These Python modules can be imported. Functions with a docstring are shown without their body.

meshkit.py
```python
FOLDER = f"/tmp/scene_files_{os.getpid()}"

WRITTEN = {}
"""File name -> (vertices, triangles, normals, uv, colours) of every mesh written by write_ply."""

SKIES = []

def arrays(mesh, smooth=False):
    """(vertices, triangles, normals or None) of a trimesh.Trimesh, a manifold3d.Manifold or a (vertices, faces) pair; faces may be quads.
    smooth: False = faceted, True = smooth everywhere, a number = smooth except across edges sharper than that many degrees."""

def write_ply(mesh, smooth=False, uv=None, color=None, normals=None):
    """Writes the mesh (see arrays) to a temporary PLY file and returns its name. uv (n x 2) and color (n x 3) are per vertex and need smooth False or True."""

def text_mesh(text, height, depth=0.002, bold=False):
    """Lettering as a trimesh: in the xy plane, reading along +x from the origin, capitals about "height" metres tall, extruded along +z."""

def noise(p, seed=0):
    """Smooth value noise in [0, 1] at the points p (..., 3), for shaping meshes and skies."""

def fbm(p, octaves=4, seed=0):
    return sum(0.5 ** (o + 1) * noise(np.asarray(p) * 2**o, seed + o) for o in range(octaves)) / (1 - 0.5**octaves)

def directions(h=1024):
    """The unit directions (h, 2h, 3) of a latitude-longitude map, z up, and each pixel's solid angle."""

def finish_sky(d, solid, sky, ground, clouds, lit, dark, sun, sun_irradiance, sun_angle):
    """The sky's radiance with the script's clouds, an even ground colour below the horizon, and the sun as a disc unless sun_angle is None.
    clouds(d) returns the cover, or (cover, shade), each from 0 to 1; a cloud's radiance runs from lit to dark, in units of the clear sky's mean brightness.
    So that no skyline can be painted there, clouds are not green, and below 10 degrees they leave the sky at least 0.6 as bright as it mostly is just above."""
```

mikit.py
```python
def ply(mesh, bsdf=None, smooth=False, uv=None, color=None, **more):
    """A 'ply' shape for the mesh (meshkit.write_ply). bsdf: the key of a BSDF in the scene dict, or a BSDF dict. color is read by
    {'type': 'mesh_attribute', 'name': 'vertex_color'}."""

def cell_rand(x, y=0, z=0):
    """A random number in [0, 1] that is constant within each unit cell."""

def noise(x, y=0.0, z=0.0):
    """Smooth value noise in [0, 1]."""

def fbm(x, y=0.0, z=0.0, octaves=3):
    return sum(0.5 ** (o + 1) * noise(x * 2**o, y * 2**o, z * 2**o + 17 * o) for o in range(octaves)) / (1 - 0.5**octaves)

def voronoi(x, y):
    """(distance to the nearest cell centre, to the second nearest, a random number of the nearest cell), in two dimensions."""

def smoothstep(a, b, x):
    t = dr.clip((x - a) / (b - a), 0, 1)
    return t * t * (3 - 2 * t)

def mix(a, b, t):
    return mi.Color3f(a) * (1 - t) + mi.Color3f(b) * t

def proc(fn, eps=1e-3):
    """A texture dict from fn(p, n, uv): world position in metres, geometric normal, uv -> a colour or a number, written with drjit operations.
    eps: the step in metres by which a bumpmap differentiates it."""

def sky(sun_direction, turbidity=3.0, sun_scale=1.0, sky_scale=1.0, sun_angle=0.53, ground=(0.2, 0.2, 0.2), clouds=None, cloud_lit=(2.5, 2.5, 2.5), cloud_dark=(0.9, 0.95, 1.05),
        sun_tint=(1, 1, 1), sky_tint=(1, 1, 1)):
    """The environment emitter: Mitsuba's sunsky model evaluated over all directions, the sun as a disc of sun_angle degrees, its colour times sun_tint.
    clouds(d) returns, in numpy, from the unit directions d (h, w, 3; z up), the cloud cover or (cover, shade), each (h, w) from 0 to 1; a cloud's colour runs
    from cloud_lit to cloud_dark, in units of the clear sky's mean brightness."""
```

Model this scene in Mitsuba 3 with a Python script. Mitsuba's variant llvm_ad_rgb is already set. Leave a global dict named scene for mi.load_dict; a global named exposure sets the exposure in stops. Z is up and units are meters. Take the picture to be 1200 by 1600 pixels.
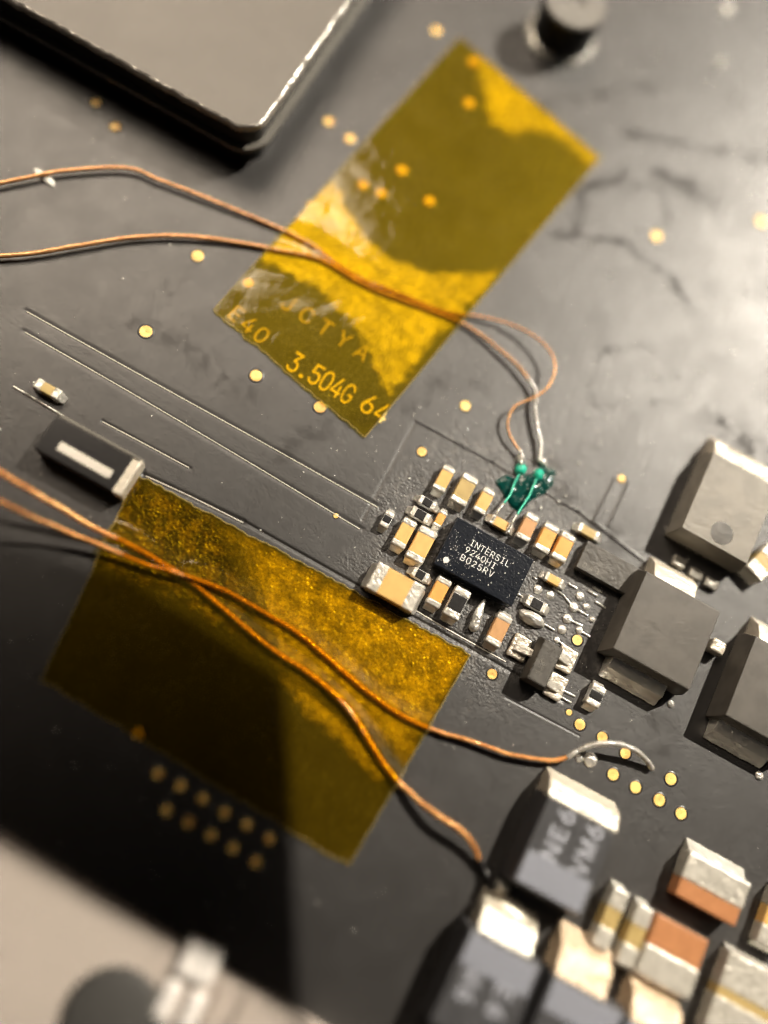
# Close-up of a repaired circuit board: two pieces of amber tape, jumper wires, a small black chip and its neighbours.
# Lengths: everything is laid out in "p" (1 p = 0.025 mm of the real board) and built 100 times life size (K units per p),
# so that the renderer's ray offsets stay far below the thickness of tape and solder.
import math, random, numpy as np, trimesh, mitsuba as mi, mikit, meshkit
import drjit as dr
from mikit import proc, noise, fbm, voronoi, cell_rand, smoothstep, mix
from shapely.geometry import Polygon, LineString, Point
from shapely import affinity
from scipy.spatial import cKDTree, Delaunay
T = mi.ScalarTransform4f
random.seed(4); rng = np.random.default_rng(4)
K = 0.0025
# ------------------------------------------------------------------ camera
TILT, FOCAL = math.radians(16.0), 1300.0
FOOT = np.array([-0.506, -0.863]); FOOT /= np.linalg.norm(FOOT)          # the side on which the camera stands
EYE = K*FOCAL*np.array([FOOT[0]*math.sin(TILT), FOOT[1]*math.sin(TILT), math.cos(TILT)])
FWD = -EYE/np.linalg.norm(EYE)
RIGHT = np.cross(FWD, [0, 1, 0]); RIGHT /= np.linalg.norm(RIGHT); UP = np.cross(RIGHT, FWD)
scene, labels = {}, {}
scene['camera'] = {'type': 'thinlens', 'fov': math.degrees(2*math.atan(600/FOCAL)), 'fov_axis': 'x', 'aperture_radius': 63*K, 'focus_distance': (FOCAL-14)*K,
                   'near_clip': 0.02, 'far_clip': 400.0, 'to_world': T().look_at(EYE.tolist(), [0, 0, 0], UP.tolist())}

def at(px, py, z=0.0):
    """The point at height z (p) that the camera sees at the photograph's pixel."""
    d = FWD + RIGHT*(px-600)/FOCAL - UP*(py-800)/FOCAL
    return EYE + d*((z*K-EYE[2])/d[2])

# ------------------------------------------------------------------ lamps and the dim room
exposure = 0.15
LAMP_EL, LAMP_AZ, LAMP_DIST, LAMP_R = math.radians(41), math.atan2(0.54, 0.84), 40.0, 0.27
LAMP = LAMP_DIST*np.array([math.cos(LAMP_EL)*math.cos(LAMP_AZ), math.cos(LAMP_EL)*math.sin(LAMP_AZ), math.sin(LAMP_EL)])
LAMP_L = 40500.0
PANEL_L = 12.5
scene['room_light'] = {'type': 'constant', 'radiance': {'type': 'rgb', 'value': [0.016, 0.015, 0.0145]}}

def rgb(*v): return {'type': 'rgb', 'value': [float(x) for x in v]}
def pr(base, rough=0.5, metal=0.0, spec=0.5, two=True, **kw):
    b = {'type': 'principled', 'base_color': base if isinstance(base, dict) else rgb(*base), 'roughness': rough, 'metallic': metal, 'specular': spec, **kw}
    return {'type': 'twosided', 'b': b} if two else b
def bump(fn, scale, inner, eps=0.0009):
    return {'type': 'twosided', 'b': {'type': 'bumpmap', 't': proc(fn, eps=eps), 'scale': scale, 'b': inner}}
I = 1.0/K
E1 = at(590, 790)-at(40, 485); E1 /= np.linalg.norm(E1)                   # the board's long direction (down to the right in the picture)
E2 = np.array([-E1[1], E1[0], 0.0])                                       # across it (up to the right)
EZ = np.array([0, 0, 1.0])

# ------------------------------------------------------------------ materials
GROOVES = [((40, 485), (592, 792), 3.6, .5), ((37, 517), (566, 827), 3.6, .5), ((160, 658), (297, 732), 2.5, .6), ((225, 742), (380, 815), 3.5, 1.2), ((380, 815), (880, 1096), 2.8, .9),
           ((648, 660), (566, 812), 2.5, .5), ((652, 658), (770, 722), 2.2, -.8), ((770, 722), (905, 800), 2.2, -.8), ((905, 800), (1010, 880), 2.2, -.8),
           ((960, 748), (925, 815), 2.0, -.7), ((982, 752), (950, 822), 2.0, -.7), ((925, 815), (975, 850), 2.2, -.6), ((640, 948), (770, 1022), 2.0, .8), ((790, 1090), (905, 1150), 1.6, .3)]
GS = []
for a, b, w, amp in GROOVES:
    A, B = at(*a), at(*b); GS.append((A[0], A[1], B[0]-A[0], B[1]-A[1], w*K, amp))
CHIP_C = at(760, 880)
SOLDER_SPOTS = [(at(760, 880), 210)]
def residue(p):
    """Where flux residue was left: a rough patch round the chip."""
    d = dr.sqrt(dr.square(p.x-float(CHIP_C[0])) + dr.square(p.y-float(CHIP_C[1])))*I
    n = fbm(p.x*I/40, p.y*I/40, 3.0, octaves=3)
    return smoothstep(250, 130, d + (n-0.5)*190)
def board_height(p, n, uv):
    x, y = p.x, p.y
    h = (fbm(x*I/3.6, y*I/3.6, 1.0, octaves=2)-0.5)*0.17*(0.55+0.9*noise(x*I/90, y*I/90, 8.0)) + (noise(x*I/11, y*I/11, 5.0)-0.5)*0.12 + (fbm(x*I/70, y*I/70, 2.0, octaves=2)-0.5)*0.25
    h = h + residue(p)*(noise(x*I/2.6, y*I/2.6, 9.0)-0.5)*0.75
    for ax, ay, dx, dy, w, amp in GS:
        L2 = dx*dx+dy*dy
        t = dr.clip(((x-ax)*dx+(y-ay)*dy)/L2, 0, 1)
        d2 = dr.square(x-ax-t*dx)+dr.square(y-ay-t*dy)
        h = h - amp*1.9*dr.exp(-d2/(w*w))
    return h
def stain(p):
    w = fbm(p.x*I/60, p.y*I/60, 11.0, octaves=3)*70
    n = fbm((p.x*I+w)/150, (p.y*I-w)/150, 7.0, octaves=3)
    line = smoothstep(0.030, 0.0, dr.abs(n-0.52))*smoothstep(0.45, 0.6, noise(p.x*I/170, p.y*I/170, 31.0))
    patch = smoothstep(0.50, 0.56, fbm(p.x*I/110, p.y*I/85, 21.0, octaves=4))
    return line, patch
def board_rough(p, n, uv):
    line, patch = stain(p)
    return dr.clip(0.47 + 0.04*noise(p.x*I/25, p.y*I/25, 4.0) + 0.02*patch + 0.05*residue(p), 0.2, 0.8)
def board_color(p, n, uv):
    r = residue(p)*smoothstep(0.45, 0.75, fbm(p.x*I/7, p.y*I/7, 6.0))
    return mix((0.0115, 0.0098, 0.0088), (0.050, 0.045, 0.040), r)
STAINS = [([(850, 162), (940, 150), (1045, 128)], 9, .7), ([(985, 208), (1060, 226), (1120, 238), (1205, 252)], 8, .8), ([(905, 300), (960, 284), (1030, 278), (1075, 290), (1112, 318)], 11, 1.0), ([(925, 290), (905, 330), (898, 362)], 9, .8),
          ([(868, 366), (925, 372), (975, 382), (1012, 408), (1045, 436), (1085, 486)], 6, .8), ([(1030, 285), (1038, 345)], 6, .5), ([(1080, 600), (1010, 540), (945, 552), (920, 590), (917, 622), (940, 634), (1050, 630)], 2.5, .6), ([(1112, 652), (1150, 678), (1215, 730)], 15, .9),
          ([(215, 505), (300, 545), (390, 620)], 12, .5), ([(420, 725), (470, 680), (590, 655)], 9, .5), ([(860, 740), (905, 790), (960, 850)], 16, .6), ([(640, 640), (700, 590), (760, 600)], 9, .45), ([(1010, 1095), (1040, 1150), (1030, 1190)], 14, .5), ([(300, 420), (240, 470)], 7, .4)]
SS = []
for pts, w, amp in STAINS:
    for a_, b_ in zip(pts[:-1], pts[1:]):
        A, B = at(*a_), at(*b_); SS.append((float(A[0]), float(A[1]), float(B[0]-A[0]), float(B[1]-A[1]), w*K, amp))
def residue_film(p, n, uv):
    """Dried flux: matt dark smears on the glossy mask."""
    x = p.x + (fbm(p.x*I/22, p.y*I/22, 3.0)-0.5)*26*K; y = p.y + (fbm(p.x*I/22, p.y*I/22, 13.0)-0.5)*26*K
    m = mi.Float(0)
    for ax, ay, dx, dy, w, amp in SS:
        t = dr.clip(((x-ax)*dx+(y-ay)*dy)/(dx*dx+dy*dy), 0, 1)
        d = dr.sqrt(dr.square(x-ax-t*dx)+dr.square(y-ay-t*dy))
        m = dr.maximum(m, amp*smoothstep(2.9*w, 0.0, d))
    m = m*1.25*smoothstep(0.22, 0.72, fbm(p.x*I/15, p.y*I/15, 5.0, octaves=4))
    cloud = 0.13*smoothstep(0.45, 0.70, fbm(p.x*I/75, p.y*I/60, 21.0, octaves=4))
    return dr.clip(dr.maximum(m*0.85, cloud), 0, 0.9)
scene['mat_clean'] = {'type': 'bumpmap', 't': proc(board_height, eps=0.0009), 'scale': K, 'b': pr(proc(board_color), proc(board_rough), 0, 1.0, two=False)}
scene['mat_residue'] = {'type': 'bumpmap', 't': proc(board_height, eps=0.0009), 'scale': K, 'b': pr((0.016, 0.0135, 0.012), 0.55, 0, 0.22, two=False)}
scene['mat_board'] = {'type': 'twosided', 'b': {'type': 'blendbsdf', 'weight': proc(residue_film), 'a': {'type': 'ref', 'id': 'mat_clean'}, 'b': {'type': 'ref', 'id': 'mat_residue'}}}
scene['mat_line'] = pr((0.62, 0.57, 0.50), 0.35, 0.2)
scene['mat_letter'] = pr((0.85, 0.64, 0.20), 0.5, 0.1)
scene['mat_letter_faint'] = pr((0.55, 0.41, 0.13), 0.5, 0.25)
scene['mat_mask'] = pr((0.014, 0.013, 0.013), 0.35, spec=0.5)
scene['mat_gold'] = bump(lambda p, n, uv: noise(p.x*I/2.5, p.y*I/2.5), 0.5*K, pr(proc(lambda p, n, uv: mix((0.92, 0.61, 0.18), (0.70, 0.38, 0.10), smoothstep(0.42, 0.75, fbm(p.x*I/13, p.y*I/13, 2.0)))), 0.45, 0.12, two=False))
def solder_h(p, n, uv): return fbm(p.x*I/3.5, p.y*I/3.5, p.z*I/3.5, octaves=3)
scene['mat_solder'] = bump(solder_h, 2.0*K, pr((0.80, 0.77, 0.70), 0.30, 0.72, two=False))
scene['mat_terminal'] = bump(solder_h, 1.1*K, pr(proc(lambda p, n, uv: mix((0.42, 0.39, 0.33), (0.78, 0.74, 0.66), fbm(p.x*I/6, p.y*I/6, p.z*I/6))), 0.36, 0.45, two=False))
def ceramic(a, b):
    return pr(proc(lambda p, n, uv, a=a, b=b: mix(a, b, fbm(p.x*I/9, p.y*I/9, p.z*I/9, octaves=4))), 0.42, spec=0.4)
scene['mat_tan'] = ceramic((0.58, 0.35, 0.11), (0.70, 0.43, 0.15))
scene['mat_orange'] = ceramic((0.60, 0.29, 0.065), (0.72, 0.37, 0.10))
scene['mat_olive'] = ceramic((0.36, 0.26, 0.10), (0.45, 0.33, 0.13))
scene['mat_brown'] = ceramic((0.42, 0.22, 0.09), (0.52, 0.29, 0.13))
scene['mat_redbrown'] = ceramic((0.36, 0.15, 0.06), (0.46, 0.205, 0.088))
scene['mat_resistor'] = pr((0.016, 0.015, 0.015), 0.3)
scene['mat_chip'] = bump(lambda p, n, uv: noise(p.x*I/2.2, p.y*I/2.2, p.z*I/2.2), 0.25*K, pr((0.0045, 0.0065, 0.0115), 0.28, spec=0.35, two=False))
scene['mat_print'] = pr((0.62, 0.62, 0.60), 0.55)
def mould(a, b, s):
    return bump(lambda p, n, uv: fbm(p.x*I/4, p.y*I/4, p.z*I/4, octaves=3), s*K, pr(proc(lambda p, n, uv, a=a, b=b: mix(a, b, smoothstep(0.3, 0.7, fbm(p.x*I/22, p.y*I/22, p.z*I/22, octaves=4)))), 0.5, spec=0.4, two=False))
scene['mat_mould'] = mould((0.072, 0.065, 0.056), (0.090, 0.081, 0.070), 0.4)
scene['mat_mould_light'] = mould((0.165, 0.152, 0.129), (0.20, 0.183, 0.155), 0.7)
scene['mat_mould_grey'] = mould((0.044, 0.044, 0.047), (0.056, 0.056, 0.060), 0.5)
scene['mat_small_mould'] = mould((0.055, 0.050, 0.043), (0.085, 0.078, 0.068), 1.0)
scene['mat_bar'] = pr((0.22, 0.23, 0.27), 0.5)
scene['mat_ink'] = pr((0.34, 0.35, 0.40), 0.5)
scene['mat_tab'] = bump(solder_h, 1.6*K, pr((0.62, 0.56, 0.46), 0.36, 0.45, two=False))
scene['mat_tab_tan'] = bump(solder_h, 2.4*K, pr(proc(lambda p, n, uv: mix((0.50, 0.37, 0.24), (0.74, 0.58, 0.42), fbm(p.x*I/16, p.y*I/16, p.z*I/16))), 0.36, 0.25, two=False))
scene['mat_copper'] = bump(lambda p, n, uv: noise(p.x*I/4, p.y*I/4, p.z*I/4), 1.2*K, pr(proc(lambda p, n, uv: mix((0.66, 0.25, 0.065), (0.90, 0.42, 0.13), noise(p.x*I/14, p.y*I/14, p.z*I/14))), 0.28, 0.55, clearcoat=0.6, clearcoat_gloss=0.8, two=False))
scene['mat_bronze'] = bump(lambda p, n, uv: noise(p.x*I/4, p.y*I/4, p.z*I/4), 1.2*K, pr((0.74, 0.37, 0.15), 0.28, 0.55, clearcoat=0.5, two=False))
scene['mat_green'] = pr((0.015, 0.42, 0.28), 0.2, clearcoat=0.8)
scene['mat_green_dark'] = bump(lambda p, n, uv: noise(p.x*I/5, p.y*I/5, p.z*I/5), 1.5*K, pr((0.001, 0.036, 0.030), 0.16, spec=0.6, two=False))
scene['mat_shield'] = pr(proc(lambda p, n, uv: mix((0.11, 0.10, 0.088), (0.127, 0.116, 0.102), fbm(p.x*I/60, p.y*I/60))), 0.5, 0.15)
scene['mat_worn_glint'] = bump(lambda p, n, uv: fbm(p.x*I/9, p.y*I/9, p.z*I/9, octaves=3), 3*K, pr((0.26, 0.24, 0.215), 0.32, 0.45, two=False))  # nicked lid edge, coloured paler than the lid to carry its glints
scene['mat_black'] = pr((0.006, 0.006, 0.006), 0.45, spec=0.3)
scene['mat_lip'] = pr((0.16, 0.15, 0.13), 0.4, 0.4)
scene['mat_post'] = bump(solder_h, 1.0*K, pr((0.16, 0.152, 0.138), 0.45, 0.3, two=False))
scene['mat_alu'] = bump(lambda p, n, uv: fbm(p.x*I/5, p.y*I/5, p.z*I/5, octaves=2), 0.8*K, pr(proc(lambda p, n, uv: mix((0.45, 0.385, 0.335), (0.51, 0.44, 0.385), fbm(p.x*I/120, p.y*I/120))), 0.55, 0.1, two=False))
scene['mat_dark_dome'] = pr((0.05, 0.047, 0.043), 0.7)
scene['mat_white_metal'] = pr((0.88, 0.83, 0.78), 0.3, 0.1)
# amber film: a clear coloured sheet with a little surface haze; under it the adhesive that has not wetted the board
def haze(p, n, uv):
    s = smoothstep(0.62, 0.80, noise(p.x*I/2.2+p.y*I/9, p.y*I/2.2, 3.0))
    return dr.clip(0.015 + 0.08*s*noise(p.x*I/30, p.y*I/30, 8.0) + 0.02*fbm(p.x*I/50, p.y*I/50), 0, 1)
def film(tr, base): return {'type': 'blendbsdf', 'weight': proc(haze), 'a': {'type': 'thindielectric', 'int_ior': 1.4, 'specular_transmittance': rgb(*tr)},
                            'b': {'type': 'twosided', 'b': {'type': 'principled', 'base_color': rgb(*base), 'roughness': 0.35, 'specular': 0.7}}}
scene['mat_film'] = film((0.84, 0.71, 0.11), (0.60, 0.45, 0.06))
scene['mat_film_deep'] = film((0.84, 0.66, 0.07), (0.50, 0.34, 0.02))
def glue_h(p, n, uv):
    a, b, _ = voronoi(p.x*I/5.5 + 0.8*noise(p.x*I/9, p.y*I/9), p.y*I/5.5)
    return dr.minimum(a, 0.7) + 0.8*noise(p.x*I/3.3, p.y*I/3.3) + 1.5*noise(p.x*I/16, p.y*I/16)
def patch_weight(pts, soft):
    Q = [at(x, y) for x, y in pts]; n = len(Q)
    segs = [(float(Q[i][0]), float(Q[i][1]), float(Q[(i+1) % n][0]), float(Q[(i+1) % n][1])) for i in range(n)]
    def fn(p, nn, uv):
        x = p.x + (fbm(p.x*I/13, p.y*I/13, 1.0)-0.5)*22*K; y = p.y + (fbm(p.x*I/13, p.y*I/13, 7.0)-0.5)*22*K
        d2, inside = mi.Float(9), mi.Float(0)
        for ax, ay, bx, by in segs:
            dx, dy = bx-ax, by-ay
            t = dr.clip(((x-ax)*dx+(y-ay)*dy)/(dx*dx+dy*dy), 0, 1)
            d2 = dr.minimum(d2, dr.square(x-ax-t*dx)+dr.square(y-ay-t*dy))
            if abs(dy) > 1e-9:
                hit = ((ay > y) ^ (by > y)) & (x < dx*(y-ay)/dy+ax)
                inside = dr.select(hit, 1-inside, inside)
        sd = dr.sqrt(d2)*I*dr.select(inside > 0.5, 1, -1)
        a, b, c = voronoi(p.x*I/16, p.y*I/16)
        hole = smoothstep(0.30, 0.18, a)*smoothstep(0.72, 0.80, c)
        mottled = 0.74+0.26*smoothstep(0.3, 0.6, fbm(p.x*I/24, p.y*I/24, 3.0))
        return dr.clip(smoothstep(-soft, soft*1.2, sd)*mottled*(1-0.3*hole), 0, 1)
    return fn
def glue(a, b, s): return bump(glue_h, s*K, pr(proc(lambda p, n, uv, a=a, b=b: mix(a, b, smoothstep(0.40, 0.66, fbm(p.x*I/9, p.y*I/9, 2.0, octaves=4)))), 0.3, spec=0.6, two=False))
scene['mat_glue'] = glue((0.54, 0.45, 0.09), (0.72, 0.60, 0.14), 0.45)
scene['mat_glue_rough'] = glue((0.32, 0.25, 0.04), (0.55, 0.43, 0.085), 1.05)
scene['mat_glue_shaded'] = glue((0.035, 0.027, 0.010), (0.16, 0.115, 0.035), 2.4)  # same adhesive coloured darker, for the weaker reflection at the left of the tape
scene['mat_film_edge'] = pr((0.34, 0.25, 0.07), 0.3, clearcoat=0.5)
scene['mat_dust'] = pr((0.78, 0.76, 0.70), 0.3, 0.2)
scene['mat_lamp_shade'] = pr((0.3, 0.3, 0.3), 0.4, 0.5)

# ------------------------------------------------------------------ helpers
used = {}
def numbered(name):
    n = used.get(name, -1)+1; used[name] = n
    return name if n == 0 else f'{name}_{n:03d}'
def thing(name, label=None, cat=None, group=None, kind=None):
    key = numbered(name); labels[key] = {}
    for a, b in (('label', label), ('category', cat), ('group', group), ('kind', kind)):
        if b: labels[key][a] = b
    return key
def add(parent, name, mesh, mat, smooth=32, label=None, kind=None, **kw):
    key = numbered(f'{parent}__{name}') if name else parent
    scene[key] = mikit.ply(mesh, mat, smooth=smooth, **kw)
    if name and (label or kind): labels[key] = {k: v for k, v in (('label', label), ('kind', kind)) if v}
    return key
def frame(o, x, mesh):
    """From local p coordinates (x along the given direction, z up) to the world."""
    x = np.asarray(x, float); x = x/np.linalg.norm(x); y = np.cross(EZ, x)
    m = mesh.copy(); v = np.asarray(m.vertices)*K
    m.vertices = np.asarray(o) + v[:, :1]*x + v[:, 1:2]*y + v[:, 2:]*EZ
    return m
BALL = trimesh.creation.icosphere(subdivisions=1)
def rbox(x0, x1, y0, y1, z0, z1, r=1.5):
    r = min(r, (x1-x0)/2.01, (y1-y0)/2.01, (z1-z0)/2.01)
    pts = [BALL.vertices*r + [x, y, z] for x in (x0+r, x1-r) for y in (y0+r, y1-r) for z in (z0+r, z1-r)]
    return trimesh.convex.convex_hull(np.vstack(pts))
def hull(*balls):
    return trimesh.convex.convex_hull(np.vstack([BALL.vertices*np.asarray(r) + c for c, r in balls]))
def rough(m, size, amp, freq, seed=0):
    v, f = trimesh.remesh.subdivide_to_size(m.vertices, m.faces, size)
    m = trimesh.Trimesh(v, f); m.merge_vertices()
    n = meshkit.fbm(np.asarray(m.vertices)/freq + seed*13.7, 3, seed)-0.5
    m.vertices = m.vertices + m.vertex_normals*(n*2*amp)[:, None]
    return m
def blob(rx, ry, rz, seed, amp=0.12, sub=3, flat=True):
    m = trimesh.creation.icosphere(subdivisions=sub)
    n = meshkit.fbm(m.vertices*1.7+seed*3.1, 3, seed)-0.5
    v = m.vertices*(1+2*amp*n)[:, None]*[rx, ry, rz]
    if flat: v[:, 2] = np.maximum(v[:, 2], -0.25*rz)
    m.vertices = v
    return m
def spline(pts, step=4.0):
    P = np.asarray(pts, float); P = np.vstack([2*P[0]-P[1], P, 2*P[-1]-P[-2]]); out = []
    for i in range(1, len(P)-2):
        n = max(2, int(np.linalg.norm(P[i+1]-P[i])/step)); t = np.linspace(0, 1, n, endpoint=False)[:, None]
        a, b, c, d = P[i-1:i+3]
        out.append(0.5*((2*b)+(c-a)*t+(2*a-5*b+4*c-d)*t*t+(3*b-a-3*c+d)*t**3))
    return np.vstack(out+[P[-2:-1]])
def tube(points, radii, sides=10, caps=True):
    p = np.asarray(points, float); r = np.broadcast_to(np.asarray(radii, float), (len(p),))
    t = np.gradient(p, axis=0); t /= np.linalg.norm(t, axis=1, keepdims=True)+1e-12
    a = np.cross(t, EZ+np.array([1e-3, 0, 0])); a /= np.linalg.norm(a, axis=1, keepdims=True)+1e-12
    b = np.cross(t, a); ang = np.arange(sides)*2*np.pi/sides
    v = (p[:, None]+r[:, None, None]*(np.cos(ang)[None, :, None]*a[:, None]+np.sin(ang)[None, :, None]*b[:, None])).reshape(-1, 3)
    f = []
    for i in range(len(p)-1):
        for j in range(sides):
            k = (j+1) % sides; q = [i*sides+j, i*sides+k, (i+1)*sides+k, (i+1)*sides+j]; f += [[q[0], q[2], q[1]], [q[0], q[3], q[2]]]
    n = len(v); v = np.vstack([v, p[:1], p[-1:]])
    for j in range(sides):
        k = (j+1) % sides; f += [[n, j, k], [n+1, n-sides+k, n-sides+j]]
    m = trimesh.Trimesh(v, f, process=False)
    if m.volume < 0: m.invert()
    return m
def pxline(pts, step=4.0):
    """A spline through (pixel x, pixel y, height) as world points."""
    return spline([at(*p) for p in pts], step*K)
def lettering(text, pitch, height, o, x, z, depth=0.5, bold=True, squeeze=0.85):
    ms = []
    for i, c in enumerate(text):
        if c == ' ': continue
        m = meshkit.text_mesh(c, height, depth, bold)
        b = m.bounds; wid = b[1, 0]-b[0, 0]
        s = min(1.0, pitch*squeeze/max(wid, 1e-6))
        m.vertices[:, 0] = (m.vertices[:, 0]-(b[0, 0]+b[1, 0])/2)*s + i*pitch
        m.vertices[:, 2] += z; ms.append(m)
    return frame(o, x, trimesh.util.concatenate(ms))
def flat(o): return np.array([o[0], o[1], 0.0])
def extrude(poly, z0, z1):
    """A polygon in world xy (units) between two heights in p."""
    m = trimesh.creation.extrude_polygon(poly, (z1-z0)*K, engine='earcut'); m.apply_translation([0, 0, z0*K]); return m
def pxpoly(pts, z=0.0): return Polygon([at(x, y, z)[:2] for x, y in pts])
AX = {'1': E1, '2': E2}

# ------------------------------------------------------------------ lamps: a small desk lamp and an added bright panel, both beyond the frame
k = thing('desk_lamp', 'small bright desk lamp beyond the right edge of the picture', 'lamp')
ld = -LAMP/np.linalg.norm(LAMP); lx = np.cross(ld, EZ); lx /= np.linalg.norm(lx); ly = np.cross(ld, lx)
def lampframe(m): m = m.copy(); v = np.asarray(m.vertices); m.vertices = LAMP + v[:, :1]*lx + v[:, 1:2]*ly + v[:, 2:]*ld; return m
disc = trimesh.creation.cylinder(LAMP_R, 0.04, sections=40)
scene[k+'__bulb'] = mikit.ply(lampframe(disc), 'mat_print', emitter={'type': 'area', 'radiance': rgb(LAMP_L, LAMP_L*0.91, LAMP_L*0.77), 'sampling_weight': 3.0})
cone = trimesh.creation.revolve([[0.5, -0.6], [1.4, 0.5], [1.5, 0.5], [0.6, -0.8], [0.0, -0.8], [0.0, -0.6], [0.5, -0.6]], sections=40)
add(k, 'shade', lampframe(cone), 'mat_lamp_shade')
k = thing('added_glow_panel', 'bright panel added beyond the top of the picture for the glow on the board', 'panel')  # emissive panel placed for the soft glow mirrored in the board
wc = np.array([-0.33, 0.84, 1.10])*48.0; wn = -wc/np.linalg.norm(wc); wx = np.cross(wn, EZ); wx /= np.linalg.norm(wx); wy = np.cross(wx, wn)
wv = np.array([wc+a*wx*20+b*wy*13 for a, b in ((-1, -1), (1, -1), (1, 1), (-1, 1))])
wm = trimesh.Trimesh(wv, [[0, 1, 2], [0, 2, 3]], process=False)
if wm.face_normals[0] @ wn < 0: wm.invert()
scene[k] = mikit.ply(wm, 'mat_print', emitter={'type': 'area', 'radiance': rgb(PANEL_L, PANEL_L*0.84, PANEL_L*0.66), 'sampling_weight': 1.0})

# a dark card added out of view, its outline shaped from the shadow at lower left
def cast(px, py, z):
    s = at(px, py); return (s+(LAMP-s)*(z*K/LAMP[2]))[:2]
k = thing('added_shade_card', 'unseen dark card added above the board to shade the lower left', 'card')
CARD = [(-60, 838), (200, 902), (440, 1060), (452, 1200), (470, 1600), (372, 1532), (160, 1418), (-60, 1285)]
CZ = 960
add(k, None, extrude(Polygon([cast(x, y, CZ) for x, y in CARD]), CZ, CZ+30), 'mat_black', smooth=False)

# the phone that takes the picture: its dark back hangs over the lower left and is mirrored in the glossy board
k = thing('camera_phone', 'dark phone taking the picture, just above the frame, mirrored in the board', 'phone')
q = lambda x, y: at(x, y)[:2]
PZ = EYE[2]/K+14
body = Polygon([(0.0025*(470-600), 0.0025*(800+80)), (0.0025*(470-600), -6.0), (-7.5, -6.0), (-7.5, 0.0025*(800+80))]).buffer(-0.05).buffer(0.05)
add(k, 'body', extrude(body, PZ, PZ+300), 'mat_black', smooth=40)
add(k, 'lens_ring', frame(np.array([EYE[0], EYE[1], EYE[2]]), E1, trimesh.creation.revolve([[96, 13], [96, 2], [108, 2], [110, 13]], sections=40)), 'mat_lip')

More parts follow.
